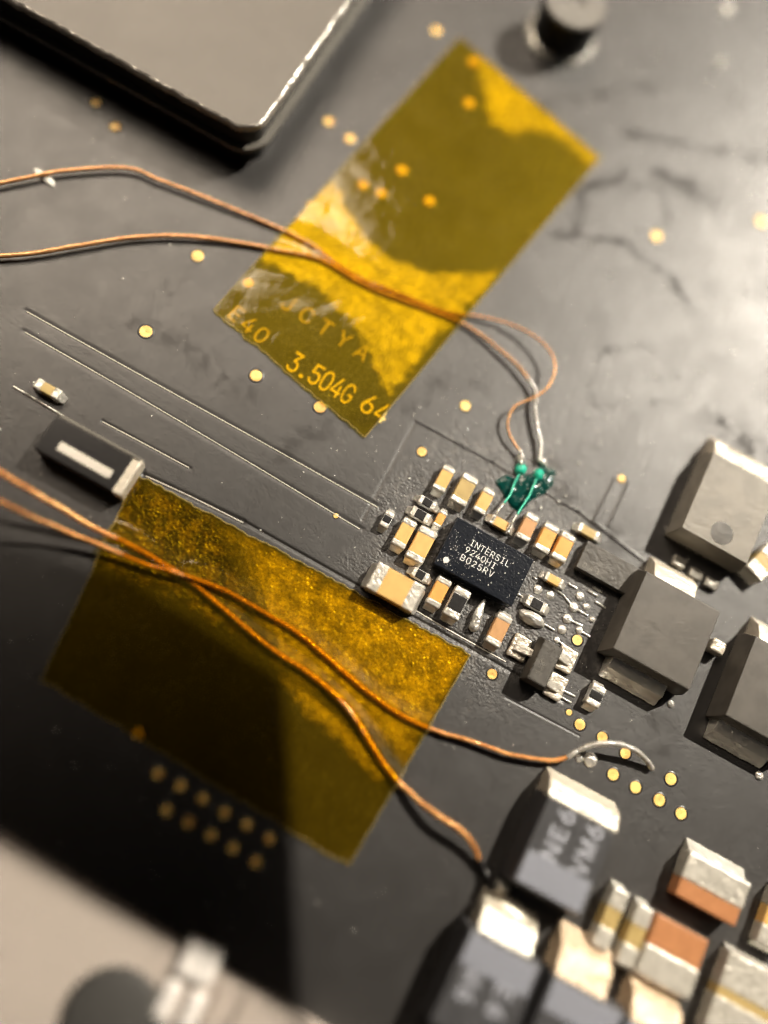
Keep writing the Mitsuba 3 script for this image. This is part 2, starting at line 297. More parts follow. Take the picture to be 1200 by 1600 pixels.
# ------------------------------------------------------------------ the setting: circuit board and the casing beside it
k = thing('circuit_board', 'glossy black circuit board with gold test pads and fine raised lines', None, None, 'structure')
del labels[k]['label']
BOARD = k
mid = at(240, 1470); 
corner = mid - E2*60*K
bp = [corner-E1*2400*K, corner+E1*2600*K, corner+E1*2600*K+E2*3000*K, corner-E1*2400*K+E2*3000*K]
m = extrude(Polygon([q[:2] for q in bp]), -40, 0)
add(BOARD, None, m, 'mat_board', smooth=False, uv=np.asarray(m.vertices)[:, :2])
VIAS = [(150, 160, 10), (180, 198, 10), (514, 190, 10), (547, 217, 10), (682, 48, 10), (740, 97, 11), (733, 161, 11), (628, 266, 11), (567, 289, 10), (596, 302, 10), (671, 314, 10.5), (487, 322, 9.5),
        (309, 400, 10.5), (228, 518, 11), (400, 587, 10.5), (500, 636, 10.5), (727, 634, 9.5), (659, 706, 8.5), (1026, 369, 11), (1190, 346, 11), (769, 1053, 8.5), (525, 806, 4.5), (388, 442, 9),
        (215, 1147, 10), (247, 1209, 10), (282, 1228, 10), (317, 1248, 10), (351, 1270, 10), (386, 1289, 10), (421, 1311, 10), (260, 1266, 10), (295, 1285, 10), (330, 1305, 10), (364, 1325, 10), (400, 1347, 10),
        (889, 1113, 6), (906, 1132, 10.5), (941, 1152, 10.5), (977, 1177, 10.5), (958, 1210, 11), (993, 1230, 11), (1030, 1250, 11.5), (1048, 1217, 11.5), (1064, 1271, 11), (902, 1000, 9), (971, 748, 7), (638, 983, 5), (665, 998, 5), (701, 1021, 5)]
ring_profile = [[1.0, 0], [1.0, 0.6], [1.08, 0.75], [1.16, 0.6], [1.3, 0.0]]
for x, y, r in VIAS:
    r = r*(0.80 if y > 1100 and x > 800 else 0.92)
    pad = trimesh.creation.revolve([[0, -0.2], [r*0.10, 0.1], [r*0.2, 0.62], [r*0.8, 0.6], [r*0.97, 0.45], [r, 0.1]], sections=28)
    add(BOARD, 'via', frame(at(x, y), E1, pad), 'mat_gold')
    rim = trimesh.creation.revolve([[r*a, b] for a, b in ring_profile], sections=28)
    add(BOARD, 'via_rim', frame(at(x, y), E1, rim), 'mat_mask')
for i, (x, y, r) in enumerate([(840, 921, 7.5), (860, 930, 7), (906, 932, 7.5), (896, 949, 8), (886, 967, 8), (878, 984, 7.5), (922, 1187, 11), (1186, 1212, 7), (916, 948, 6), (905, 985, 6), (925, 968, 5), (870, 1000, 5), (822, 935, 5), (1048, 1100, 6), (905, 1185, 6)]):
    add(BOARD, 'solder_dot', frame(at(x, y), E1, blob(r, r, r*0.55, i)), 'mat_solder', smooth=True)
for i, (a, b) in enumerate([((896, 949), (918, 962)), ((864, 918), (880, 930)), ((905, 985), (922, 995)), ((930, 940), (946, 950)), ((870, 1000), (884, 1010)), ((850, 975), (866, 985)), ((808, 928), (822, 935)), ((880, 930), (896, 949)), ((886, 967), (910, 978)), ((918, 922), (934, 932)), ((926, 918), (940, 926)), ((888, 912), (902, 920)), ((833, 902), (838, 905)), ((878, 1078), (898, 1088)), ((874, 1088), (892, 1098)), ((21, 604), (99, 650))]):
    add(BOARD, 'track', tube(np.array([at(*a, 0.5), (at(*a, 1)+at(*b, 1))/2, at(*b, 0.5)]), 1.9*K, 8), 'mat_solder')
for pts in ([(42, 487), (230, 592), (420, 697), (590, 793)], [(39, 519), (200, 611), (380, 717), (562, 827)], [(228, 744), (300, 777), (380, 817)], [(160, 659), (230, 696), (295, 731)], [(643, 950), (700, 984), (790, 1034)]):
    add(BOARD, 'track', tube(pxline([(x, y, 0.3) for x, y in pts], 12), 1.0*K, 8), 'mat_line')
# bare copper lettering, most of it under the tape
TX = at(590, 648)-at(455, 562)
add(BOARD, 'lettering', lettering('3.504G', 19.8, 36, at(452, 580), at(590, 656)-at(452, 574), 0.4, 0.7, False, 0.9), 'mat_letter', smooth=False)
add(BOARD, 'lettering', lettering('6', 23, 34, at(568, 645), at(590, 656)-at(452, 574), 0.4, 0.7, False, 0.9), 'mat_letter', smooth=False)
add(BOARD, 'lettering', lettering('4', 23, 34, at(589, 658), at(590, 656)-at(452, 574), 0.4, 0.7, False, 0.9), 'mat_letter', smooth=False)
for i_, ch in enumerate('JCTYAL'):
    add(BOARD, 'letter', lettering(ch, 34, 28, at(443, 484)+(at(590, 575)-at(443, 478))/172.9*34*i_, at(590, 575)-at(443, 478), 0.4, 0.7, False, 0.62), 'mat_letter_faint', smooth=False)
add(BOARD, 'lettering', lettering('E40', 27, 28, at(360, 500), at(408, 540)-at(360, 500), 0.4, 0.7, False), 'mat_letter_faint', smooth=False)

ZC = 40
k = thing('laptop_casing', 'pale metal casing along the lower left edge of the black board', 'casing', None, None)
CASING = k
c0, c1 = at(0, 1310, ZC), at(480, 1600, ZC); cd = (c1-c0)/np.linalg.norm(c1-c0); cn = np.array([cd[1], -cd[0], 0.0])
prof = np.array([[0, -70], [0, 30], [1.2, 35], [4, 38.6], [9, 40], [1500, 40], [1500, -70]], float)
L0, L1 = -1500*K, 2600*K
v = np.vstack([[c0+cd*L+cn*q[0]*K for q in prof] for L in (L0, L1)]); v[:, 2] = np.tile(prof[:, 1]*K, 2)
n = len(prof); f = [[i, (i+1) % n, n+(i+1) % n, n+i] for i in range(n)]
m = trimesh.Trimesh(v, [t for q in f for t in ([q[0], q[1], q[2]], [q[0], q[2], q[3]])], process=False)
m.fix_normals()
add(CASING, 'side_wall', m, 'mat_alu', smooth=30)
for (a, b, w) in (((352, 1530), (300, 1640), 5), ((393, 1548), (330, 1660), 4)):
    o = at(*a, ZC); L = np.linalg.norm(at(*b, ZC)-o)/K
    add(CASING, 'rib', frame(flat(o)+EZ*0, at(*b, ZC)-o, rbox(0, L, -w, w, 36, 47, 3)), 'mat_alu')
k = thing('dark_dome', 'dark round dome on the pale casing at the bottom left', 'bumper')
bmp = trimesh.creation.revolve([[0, 54], [40, 53], [58, 48], [66, 39]], sections=48)  # dark dome standing for a round dark spot on the casing
add(k, None, frame(flat(at(172, 1600, 45)), E1, bmp), 'mat_dark_dome')
k = thing('metal_clip', 'bright two-pronged metal clip on the edge of the pale casing', 'clip')
o = at(312, 1503, 52); cx = at(262, 1612, 52)-o
add(k, 'head', frame(flat(o), cx, rbox(-24, 26, -26, 26, 38, 54, 7)), 'mat_white_metal')
add(k, 'prong', frame(flat(o), cx, rbox(32, 80, -29, -5, 38, 52, 6)), 'mat_white_metal')
add(k, 'prong', frame(flat(o), cx, rbox(32, 80, 5, 29, 38, 52, 6)), 'mat_white_metal')
add(k, 'lead', frame(flat(o), cx, rbox(78, 260, -20, -8, 39, 48, 4)), 'mat_lip')
add(k, 'lead', frame(flat(o), cx, rbox(78, 260, 8, 20, 39, 48, 4)), 'mat_lip')

# ------------------------------------------------------------------ shield can and standoff
k = thing('shield_can', 'large grey metal shield can with a rounded corner at the top left', 'shield can')
HS = 92
def rrect(inset, z):
    c = at(397, 212, HS); R = 42-inset
    a = np.array([c[:2]-E1[:2]*(900-0)*K, c[:2]]) 
    q = [c-E1*1100*K+E2*inset*K, c-E1*inset*K+E2*inset*K, c-E1*inset*K+E2*1000*K, c-E1*1100*K+E2*1000*K]
    return Polygon([p[:2] for p in q]).buffer(-R*K).buffer(R*K, quad_segs=12)
add(k, 'wall', extrude(rrect(4, 0), 0, HS-14), 'mat_black', smooth=40)
add(k, 'flange', extrude(rrect(-7, 0), 38, 46), 'mat_lip', smooth=40)
lid = [(-1, HS-13), (-2.5, HS-9), (-2, HS-4), (0.5, HS-1), (4, HS)]
rings = [np.array(rrect(i, 0).exterior.coords)[:-1] for i, z in lid]
nn = min(len(r) for r in rings)
def resample(poly, n):
    return np.array([poly.exterior.interpolate(t, normalized=True).coords[0] for t in np.linspace(0, 1, n, endpoint=False)])
base = rrect(0, 0); ctr = np.array(base.centroid.coords[0]); R0 = np.array(base.exterior.coords)[:-1]
R0 = np.array(trimesh.path.polygons.resample_boundaries(base, 12*K, clip=None)['R']['exterior'] if False else resample(base, 700))
nrm = np.roll(R0, -1, 0)-np.roll(R0, 1, 0); nrm = np.stack([nrm[:, 1], -nrm[:, 0]], 1); nrm /= np.linalg.norm(nrm, axis=1, keepdims=True)
if ((R0-ctr)*nrm).sum() < 0: nrm = -nrm
nicks = (meshkit.fbm(np.c_[R0*I/14, R0[:, :1]*0], 3, 5)-0.5)*5
v = np.vstack([np.c_[R0-nrm*((i+nicks*(1 if j < 4 else 0.3))*K)[:, None], np.full(len(R0), z*K)] for j, (i, z) in enumerate(lid)]+[np.r_[ctr, HS*K][None]])
N = len(R0); f = []
for r in range(len(lid)-1):
    for j in range(N):
        a, b = r*N+j, r*N+(j+1) % N; f += [[a, b, b+N], [a, b+N, a+N]]
f += [[(len(lid)-1)*N+j, (len(lid)-1)*N+(j+1) % N, len(v)-1] for j in range(N)]
m = trimesh.Trimesh(v, f, process=False)
if m.face_normals[-1][2] < 0: m.invert()
top = np.arange(len(f)) >= (len(lid)-1)*N*2
for nm, keep, mt in (('lid', top, 'mat_shield'), ('lid_edge', ~top, 'mat_worn_glint')):
    part = m.submesh([np.nonzero(keep)[0]], append=True, repair=False)
    add(k, nm, part, mt, smooth=35)

k = thing('standoff', 'round metal standoff with a dark side at the top of the board', 'standoff')
o = at(876, 58)
add(k, 'post', frame(o, E1, trimesh.creation.revolve([[58, 0], [58, 72], [0, 72]], sections=48)), 'mat_black')
add(k, 'top_face', frame(o, E1, trimesh.creation.revolve([[50, 72.5], [57, 73], [57, 77], [54, 80], [18, 80], [16, 76], [0, 76]], sections=48)), 'mat_post')
add(k, 'foot', frame(o, E1, rough(trimesh.creation.revolve([[58.5, 0], [66, 0.2], [67, 3], [62, 8], [58.5, 10]], sections=60), 8, 1.2, 6, 3)), 'mat_solder')

# ------------------------------------------------------------------ wires
W_A = [(-60, 300, 9), (30, 280, 9), (110, 266, 9), (200, 263, 9), (250, 282, 9), (340, 317, 8), (435, 357, 5), (490, 385, 5), (550, 428, 5), (620, 458, 5), (700, 488, 5), (745, 494, 7), (790, 504, 12), (835, 525, 18), (862, 553, 22), (867, 580, 24), (855, 606, 24), (832, 622, 22), (806, 634, 18), (795, 652, 15), (794, 672, 12), (803, 692, 10), (812, 704, 9)]
W_B = [(-60, 402, 9), (40, 397, 9), (120, 384, 9), (210, 371, 8), (290, 369, 8), (370, 379, 6), (430, 390, 5), (500, 405, 5), (560, 440, 5), (620, 466, 5), (700, 496, 5), (735, 513, 6), (772, 540, 8), (805, 568, 10), (826, 592, 10), (837, 612, 10), (836, 640, 10), (840, 668, 9), (845, 695, 8), (843, 718, 7)]
W_C = [(-70, 690, 80), (0, 738, 66), (50, 768, 54), (100, 796, 38), (150, 826, 20), (200, 850, 12), (250, 878, 7), (300, 911, 6), (375, 973, 6), (425, 1014, 6), (500, 1066, 6), (543, 1108, 6), (575, 1155, 6), (600, 1196, 6), (625, 1225, 7), (655, 1252, 14), (690, 1278, 22), (715, 1294, 24), (738, 1318, 18), (748, 1342, 10)]
W_D = [(-70, 745, 74), (0, 784, 60), (50, 808, 48), (100, 829, 30), (150, 849, 20), (225, 881, 12), (268, 893, 14), (350, 922, 8), (420, 962, 6), (475, 997, 6), (550, 1061, 6), (600, 1101, 6), (640, 1125, 6), (680, 1141, 7), (750, 1163, 9), (800, 1180, 10), (860, 1188, 12), (892, 1181, 14)]
wires = {}
def wire(label, pts, r, mat, tin=None, seed=0, taper=1.0, tinmat='mat_solder'):
    k = thing('jumper_wire', label, 'wire', 'enamelled jumper wires')
    P = pxline(pts, 4.0)
    P = P + (meshkit.fbm(P*I/30+seed*7, 2, seed)[:, None]-0.5)*np.array([2.0, 2.0, 0])*K
    add(k, 'enamelled_core', tube(P, np.interp(np.linspace(0, 1, len(P)), [0, .55, .75, 1], [1.1, 1, taper, taper])*r*K*(1+0.16*(meshkit.noise(P*I/7, seed)-0.5)), 12), mat, smooth=True)
    if tin is not None:
        Q = pxline(tin, 3.0); rr = (r*taper+0.6)*(1+0.5*(meshkit.noise(Q*I/6, seed+2)-0.5))
        add(k, 'tinned_end', tube(Q, rr*K, 12), tinmat, smooth=True)
    wires[k] = P
    return k
wA = wire('copper wire looping out beside the upper tape to the left green blob', W_A, 3.1, 'mat_bronze', [(812, 703, 9), (816, 712, 9), (814, 726, 8)], 1, 0.66)
wB = wire('copper wire under the upper tape with a silver tinned end at the right green blob', W_B, 3.5, 'mat_bronze', [(826, 592, 10), (837, 612, 11), (836, 640, 11), (840, 668, 10), (845, 695, 9), (843, 722, 7)], 2, 0.76)
wC = wire('copper wire on the lower tape that ends beside the big grey capacitor', W_C, 3.8, 'mat_copper', [(748, 1342, 9), (758, 1362, 8), (768, 1385, 12)], 3, 1.2, 'mat_resistor')
wD = wire('copper wire on the lower tape that ends in a silver arc over the gold pads', W_D, 3.4, 'mat_copper', [(886, 1184, 14), (905, 1172, 18), (935, 1162, 26), (968, 1163, 28), (995, 1174, 22), (1012, 1190, 12), (1019, 1202, 4)], 4)
WIRE_PTS = np.vstack([wires[w] for w in wires]); WTREE = cKDTree(WIRE_PTS[:, :2])

# ------------------------------------------------------------------ the two pieces of amber tape
def tape(label, corners, mat, seed, patches, nu=150, nv=110, curl=0.0):
    k = thing('polyimide_tape', label, 'tape', 'amber tapes over the wires')
    C = np.array([at(*c)[:2] for c in corners])
    u, v = np.meshgrid(np.linspace(0, 1, nu), np.linspace(0, 1, nv), indexing='ij')
    P = (1-u)[..., None]*(1-v)[..., None]*C[0]+u[..., None]*(1-v)[..., None]*C[1]+u[..., None]*v[..., None]*C[2]+(1-u)[..., None]*v[..., None]*C[3]
    s = meshkit.fbm(np.c_[P.reshape(-1, 2)*I/60, np.full(nu*nv, seed)], 2, seed)-0.5
    edge = np.minimum(np.minimum(u, 1-u), np.minimum(v, 1-v)).ravel()
    P = P.reshape(-1, 2); wob = (meshkit.noise(np.c_[P*I/9, P[:, :1]*0], seed)-0.5)*3.6*K*np.exp(-edge*80)
    P = P + wob[:, None]
    d, i = WTREE.query(P); d = d*I
    top = np.clip(WIRE_PTS[i, 2]*I+4.5, 0, 18)
    z = 3.4 + np.maximum(top-3.4, 0)*np.exp(-(np.maximum(d-3, 0)/15)**1.6)
    z = z + s*1.6 + (meshkit.fbm(np.c_[P*I/13, P[:, :1]*0], 3, seed+4)-0.5)*0.4 + curl*np.exp(-edge*30)
    vv = np.c_[P, np.maximum(z, 2.2)*K]
    idx = np.arange(nu*nv).reshape(nu, nv)
    q = np.stack([idx[:-1, :-1], idx[1:, :-1], idx[1:, 1:], idx[:-1, 1:]], -1).reshape(-1, 4)
    m = trimesh.Trimesh(vv, np.vstack([q[:, [0, 1, 2]], q[:, [0, 2, 3]]]), process=False)
    if m.face_normals[:, 2].mean() < 0: m.invert()
    add(k, 'film', m, mat, smooth=True)
    rim = np.concatenate([idx[:, 0], idx[-1, :], idx[::-1, -1], idx[0, ::-1]])
    add(k, 'film_edge', tube(vv[rim]-EZ*0.4*K, 0.65*K, 6), 'mat_film_edge', smooth=True)
    for pts, pm, soft in patches:
        poly = pxpoly(pts).buffer(18*K).intersection(Polygon(C).buffer(-1.5*K))
        e = extrude(poly, 0.9, 1.5); e.update_faces(e.face_normals[:, 2] > 0.5); e.remove_unreferenced_vertices()
        name = numbered('mat_patch')
        scene[name] = {'type': 'blendbsdf', 'weight': proc(patch_weight(pts, soft)), 'a': {'type': 'null'}, 'b': {'type': 'ref', 'id': pm}}
        add(k, 'loose_adhesive', e, name, smooth=False, uv=np.asarray(e.vertices)[:, :2])
    return k
tape('amber tape rectangle across the upper board with gold pads and lettering showing through', [(718, 60), (938, 248), (570, 684), (333, 486)], 'mat_film', 3,
     [([(522, 285), (540, 325), (560, 358), (600, 398), (660, 425), (720, 430), (775, 424), (740, 470), (690, 520), (650, 570), (606, 618), (594, 590), (575, 545), (545, 500), (505, 458), (455, 428), (398, 408), (440, 350), (480, 305)], 'mat_glue', 7),
      ([(716, 55), (735, 70), (745, 100), (755, 150), (766, 188), (800, 212), (850, 208), (888, 232), (915, 258), (945, 250), (850, 160)], 'mat_glue', 9)])
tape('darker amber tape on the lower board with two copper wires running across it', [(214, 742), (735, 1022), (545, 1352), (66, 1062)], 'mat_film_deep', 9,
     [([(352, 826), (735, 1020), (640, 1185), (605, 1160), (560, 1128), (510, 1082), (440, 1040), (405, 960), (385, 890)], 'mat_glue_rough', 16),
      ([(205, 742), (352, 822), (382, 890), (400, 955), (425, 1022), (330, 970), (250, 920), (140, 880)], 'mat_glue_shaded', 16),  # dim end of the tape, its shade put into the adhesive colour
      ([(440, 1056), (470, 1062), (540, 1130), (590, 1195), (600, 1215), (590, 1222), (530, 1160), (470, 1100)], 'mat_glue_rough', 8)], nu=170, nv=130)

# ------------------------------------------------------------------ the chip
k = thing('integrated_circuit', 'small rectangular black chip with three lines of white lettering and a pin dot', 'chip')
HC = 24
c = [at(x, y, HC) for x, y in ((716, 808), (839, 876), (795, 946), (676, 879))]
o = flat(sum(c)/4); l = np.linalg.norm(c[1]-c[0]+c[2]-c[3])/2/K; w = np.linalg.norm(c[3]-c[0]+c[2]-c[1])/2/K
add(k, 'body', frame(o, E1, rbox(-l/2, l/2, -w/2, w/2, 3, HC, 1.6)), 'mat_chip')
for t, s, e, h in (('INTERSIL', (736, 853), (791, 885), 10.5), ('9240HI', (728, 864), (769, 888), 10.5), ('B025RV', (721, 876), (765, 901), 10.5)):
    a, b = at(*s, HC), at(*e, HC)
    add(k, 'lettering', lettering(t, np.linalg.norm(b-a)/K/(len(t)-1), h, flat(a), b-a, HC-0.1, 0.4, False, 0.80), 'mat_print', smooth=False)
add(k, 'pin_dot', frame(flat(at(697, 875, HC)), E1, trimesh.creation.revolve([[0, HC+.5], [4.6, HC+.4], [5.2, HC-.2]], sections=20)), 'mat_print')

# ------------------------------------------------------------------ ceramic capacitors and resistors
CG, RG = 'ceramic capacitors round the chip', 'chip resistors round the chip'
def ends(k, l, w, h, t, o, x, seed, fillet=True, dome=False, mat='mat_terminal'):
    for s in (-1, 1):
        m = rough(rbox(l/2-t, l/2+0.8, -w/2-0.8, w/2+0.8, 0.5, h+0.8, 2.6), 3.0, 0.75, 6, seed+s)
        if s < 0: m.apply_transform(trimesh.transformations.rotation_matrix(math.pi, EZ))
        add(k, 'terminal', frame(o, x, m), mat, smooth=50)
        if fillet:
            g = hull(((l/2-1, -w/2+2, h*0.62), 2.0), ((l/2-1, w/2-2, h*0.62), 2.0), ((l/2+6.5, -w/2+3, 0.5), 1.4), ((l/2+6.5, w/2-3, 0.5), 1.4), ((l/2-3, 0, 0.5), 2))
            g = rough(g, 3.5, 0.8, 6, seed*3+s)
            if s < 0: g.apply_transform(trimesh.transformations.rotation_matrix(math.pi, EZ))
            add(k, 'solder_fillet', frame(o, x, g), 'mat_solder', smooth=50)
def cap(label, px, py, ax, l, w, h, mat, t=0.205, name='ceramic_capacitor', cat='capacitor', group=CG, turn=0.0, seed=None):
    h = h*0.78; k = thing(name, label, cat, group); o = flat(at(px, py, h)); sd = seed if seed is not None else int(px*7+py) % 97
    x = AX[ax]; a = math.radians(turn); x = x*math.cos(a)+np.cross(EZ, x)*math.sin(a)
    add(k, 'body', frame(o, x, rbox(-l/2+1.5, l/2-1.5, -w/2, w/2, 1, h, 1.6)), mat)
    ends(k, l, w, h, t*l, o, x, sd)
    return k
def res(label, px, py, ax, l, w, h, t=0.24):
    h = h*1.2
    k = thing('chip_resistor', label, 'resistor', RG); o = flat(at(px, py, h)); x = AX[ax]; sd = int(px*3+py) % 89
    add(k, 'body', frame(o, x, rbox(-l/2+1, l/2-1, -w/2, w/2, 1, h-1, 1.0)), 'mat_print')
    add(k, 'glaze', frame(o, x, rbox(-l/2+t*l, l/2-t*l, -w/2+.8, w/2-.8, h-2, h+.3, 0.8)), 'mat_resistor')
    ends(k, l, w, h-0.8, t*l, o, x, sd)
    return k
cap('tan capacitor first in the row of three at the top left of the cluster', 694, 748, '2', 42, 20, 20, 'mat_tan')
cap('olive brown capacitor, the middle one in the row of three above the chip', 726, 765, '2', 50, 26, 22, 'mat_olive')
cap('tan capacitor at the right of the row of three above the chip', 757, 783, '2', 42, 20, 20, 'mat_tan')
res('upper of two black resistors left of the row of three capacitors', 668, 785, '1', 28, 14, 10)
res('lower of two black resistors, with thick solder, above the tan pair left of the chip', 657, 804, '1', 31, 16, 11)
cap('tiny orange capacitor at the upper left corner of the chip', 688, 811, '2', 27, 13, 13, 'mat_orange')
res('tiny dark part with two silver ends at the far left of the cluster', 605, 811, '2', 26, 14, 12, 0.3)
cap('left one of the tan pair beside the chip', 632, 833, '2', 46, 22, 20, 'mat_tan')
cap('right and bigger one of the tan pair beside the chip', 659, 851, '2', 54, 29, 22, 'mat_tan')
cap('largest tan capacitor of the cluster, overhanging the edge of the lower tape', 618, 917, '1', 78, 44, 34, 'mat_tan', 0.24)
res('tiny black resistor between the largest tan capacitor and the chip', 657, 898, '1', 26, 15, 10)
cap('orange capacitor with a domed solder end below the lower left corner of the chip', 686, 925, '2', 46, 22, 20, 'mat_orange')
res('dark resistor beside the spiky solder tail below the chip', 715, 942, '2', 48, 25, 15)
cap('orange capacitor just right of the spiky solder tail', 780, 984, '2', 50, 24, 20, 'mat_brown')
cap('small capacitor at the ends of the two green wires', 783, 818, '1', 36, 16, 14, 'mat_tan')
cap('brown capacitor, left one of the row of three above the chip', 825, 824, '2', 44, 22, 20, 'mat_brown')
cap('orange capacitor, middle one of the row above the chip', 855, 841, '2', 46, 24, 20, 'mat_orange')
cap('orange capacitor at the right end of the row beside the flat chip', 881, 855, '2', 46, 24, 20, 'mat_orange')
cap('small pale capacitor lying alone above the flat grey chip', 920, 831, '1', 36, 15, 15, 'mat_olive')
cap('small tan capacitor off the right corner of the chip', 866, 906, '1', 30, 14, 14, 'mat_tan')
res('small dark resistor right of the chip, above the solder covered part', 839, 944, '1', 34, 17, 11)
k = thing('solder_lump', 'long part wholly covered in lumpy bright solder right of the chip', 'solder')
add(k, None, frame(at(830, 967), E1, blob(23, 11, 14, 5, 0.2)), 'mat_solder', smooth=True)
k = thing('solder_spike', 'spiky grey solder tail leaning below the bottom corner of the chip', 'solder')
m = hull(((at(755, 940)*I)*[1, 1, 0]+[0, 0, 6], 3), ((at(745, 960)*I)*[1, 1, 0]+[0, 0, 8], 7), ((at(739, 980)*I)*[1, 1, 0]+[0, 0, 6], 8))
m = rough(m, 3, 1.6, 6, 4); m.vertices = m.vertices*K
add(k, None, m, 'mat_solder', smooth=50)
res('small dark part with two bright ends above the row of gold pads', 932, 1087, '2', 32, 22, 14, 0.3)

# small three legged transistor
k = thing('transistor', 'small brown three legged transistor between three bright solder pads', 'transistor')
HT = 34; o = flat(at(852, 1036, HT))
add(k, 'body', frame(o, E2, hull(*[((x, y, 6), 2) for x in (-33, 33) for y in (-17, 17)], *[((x, y, 20), 2) for x in (-34, 34) for y in (-18, 18)], *[((x, y, HT-1.5), 1.5) for x in (-31, 31) for y in (-14, 14)])), 'mat_small_mould')
add(k, 'lettering', lettering('34F', 9, 9, flat(at(846, 1053, HT)), E2, HT-0.1, 0.3, False), 'mat_lip', smooth=False)
for px, py, s in ((812, 1012, 1), (884, 1030, -1), (868, 1073, -1)):
    q = at(px, py, 4)
    add(k, 'pad', frame(flat(q), E2, rough(rbox(-19, 19, -15, 15, 0, 7, 3), 4, 1.5, 9, px)), 'mat_tab', smooth=50)
    ql = at(px, py, 9)
    add(k, 'leg', frame(flat(ql), E1*s, rough(hull(((-6, -6, 8), 2), ((-6, 6, 8), 2), ((8, -5, 8.5), 2), ((8, 5, 8.5), 2), ((22, -4, 17), 2), ((22, 4, 17), 2)), 4, .5, 6, py)), 'mat_terminal', smooth=50)

# flat grey chip half hidden behind the big part
k = thing('flat_chip', 'thin flat dark grey chip half hidden behind a big grey power part', 'chip')
HF = 16; a, b, d = at(920, 852, HF), at(1010, 894, HF), at(896, 884, HF)
o = flat((b+d)/2); l = np.dot(b-a, E1)/K; w = abs(np.dot(d-a, E2))/K+6
add(k, 'body', frame(o, E1, rbox(-l/2, l/2, -w/2, w/2, 1, HF, 1.2)), 'mat_small_mould')
add(k, 'lettering', lettering('041', 12, 8, flat(at(912, 886, HF)), E1, HF-0.1, 0.3, False), 'mat_lip', smooth=False)

# ------------------------------------------------------------------ big moulded parts at the right and bottom
def big(name, label, TL, TR, BL, h, mat, cat, group=None, top_tab=None, bottom_tab=None, tabmat='mat_tab', bar=None, out=16, text=None, flip=False):
    k = thing(name, label, cat, group)
    a, b, c = at(*TL, h), at(*TR, h), at(*BL, h)
    w = np.dot(b-a, E1)/K; l = -np.dot(c-a, E2)/K; o = flat((b+c)/2)
    body = hull(*[((x, y, 3), 2) for x in (-l/2-3, l/2+3) for y in (-w/2-3, w/2+3)], *[((x, y, h*0.5), 2) for x in (-l/2-3, l/2+3) for y in (-w/2-3, w/2+3)], *[((x, y, h-2.0), 2.0) for x in (-l/2+2, l/2-2) for y in (-w/2+2, w/2-2)])
    add(k, 'body', frame(o, E2, body), mat)
    for s, tab in ((1, top_tab), (-1, bottom_tab)):
        if not tab: continue
        y0, y1, zt = tab                        # across the end: -y is E1 (the right in the picture)
        out_ = out if s > 0 else 34
        g = hull(*[((l/2+2, y, zt), 2) for y in (y0+3, y1-3)], *[((l/2+out_, y, 2), 2) for y in (y0, y1)], *[((l/2, y, 1), 2) for y in (y0, y1)], *[((l/2+out_*0.6, y, zt*0.72), 2) for y in (y0+1, y1-1)])
        g = rough(g, 5, 2.6 if out > 45 else 1.7, 12, int(TL[0])+s)
        if s < 0: g.vertices = g.vertices*[-1, 1, 1]; g.invert()
        add(k, 'solder_tab', frame(o, E2, g), tabmat if s > 0 else 'mat_solder', smooth=50)
    if bar:
        s, bw = bar
        x0, x1 = (-l/2+2, -l/2+2+bw) if s < 0 else (l/2-2-bw, l/2-2)
        add(k, 'polarity_bar', frame(o, E2, rbox(x0, x1, -w/2+4, w/2-4, h-1, h+0.5, 0.6)), 'mat_bar')
    return k, o, l, w
PG = 'large moulded parts along the right edge'
k, o, l, w = big('power_part', 'pale grey moulded block with a dark round dot at the right edge', (1117, 714), (1222, 757), (1058, 829), 48, 'mat_mould_light', 'power part', PG, (-62, 58, 40), None, out=46)
q = flat(at(1128, 833, 48))
add(k, 'dot', frame(q, E1, trimesh.creation.revolve([[0, 48.4], [18, 48.4], [20, 47.6]], sections=32)), 'mat_small_mould')
for px, py in ((1062, 878), (1088, 897), (1112, 912)):
    add(k, 'leg', frame(flat(at(px, py, 8)), E1, rough(rbox(-12, 12, -9, 9, 0, 9, 3), 4, 1.2, 7, px)), 'mat_lip', smooth=50)
big('power_part', 'grey brown moulded block right of the chip, behind a long pale solder tab', (1014, 897), (1132, 956), (952, 1013), 50, 'mat_mould', 'power part', PG, (-24, 52, 42), (-44, 52, 26), out=42)
big('power_part', 'grey moulded block cut off by the right edge below the middle', (1186, 1000), (1300, 1056), (1126, 1117), 50, 'mat_mould', 'power part', PG, (-58, 56, 42), (-40, 58, 26), out=42)
k, o, l, w = big('tantalum_capacitor', 'dark grey capacitor with two printed lines and a blue grey bar at its lower end', (863, 1246), (966, 1305), (797, 1370), 54, 'mat_mould_grey', 'capacitor', 'dark grey moulded capacitors at the bottom', (-58, 56, 50), None, bar=(-1, 44), out=40)
def two_lines(k, o, l, w, h, t1, t2, flip):
    x = E2*(-1 if flip else 1); y = np.cross(EZ, x)
    off = -4 if not flip else -38
    a = o + x*(off)*K + y*(8)*K
    add(k, 'lettering', lettering(t1, 26, 25, a, x, h-0.1, 0.5, True), 'mat_ink', smooth=False)
    a = o + x*(off)*K - y*(38)*K
    add(k, 'lettering', lettering(t2, 26, 25, a, x, h-0.1, 0.5, True), 'mat_ink', smooth=False)
two_lines(k, o, l, w, 54, 'NE6', 'VM6', False)
k, o, l, w = big('tantalum_capacitor', 'dark grey capacitor below the white wire joint, cut off by the bottom edge', (742, 1452), (852, 1515), (666, 1592), 54, 'mat_mould_grey', 'capacitor', 'dark grey moulded capacitors at the bottom', (-40, 44, 44), None, bar=(1, 42), out=52)
two_lines(k, o, l, w, 54, 'NE6', 'VM6', True)
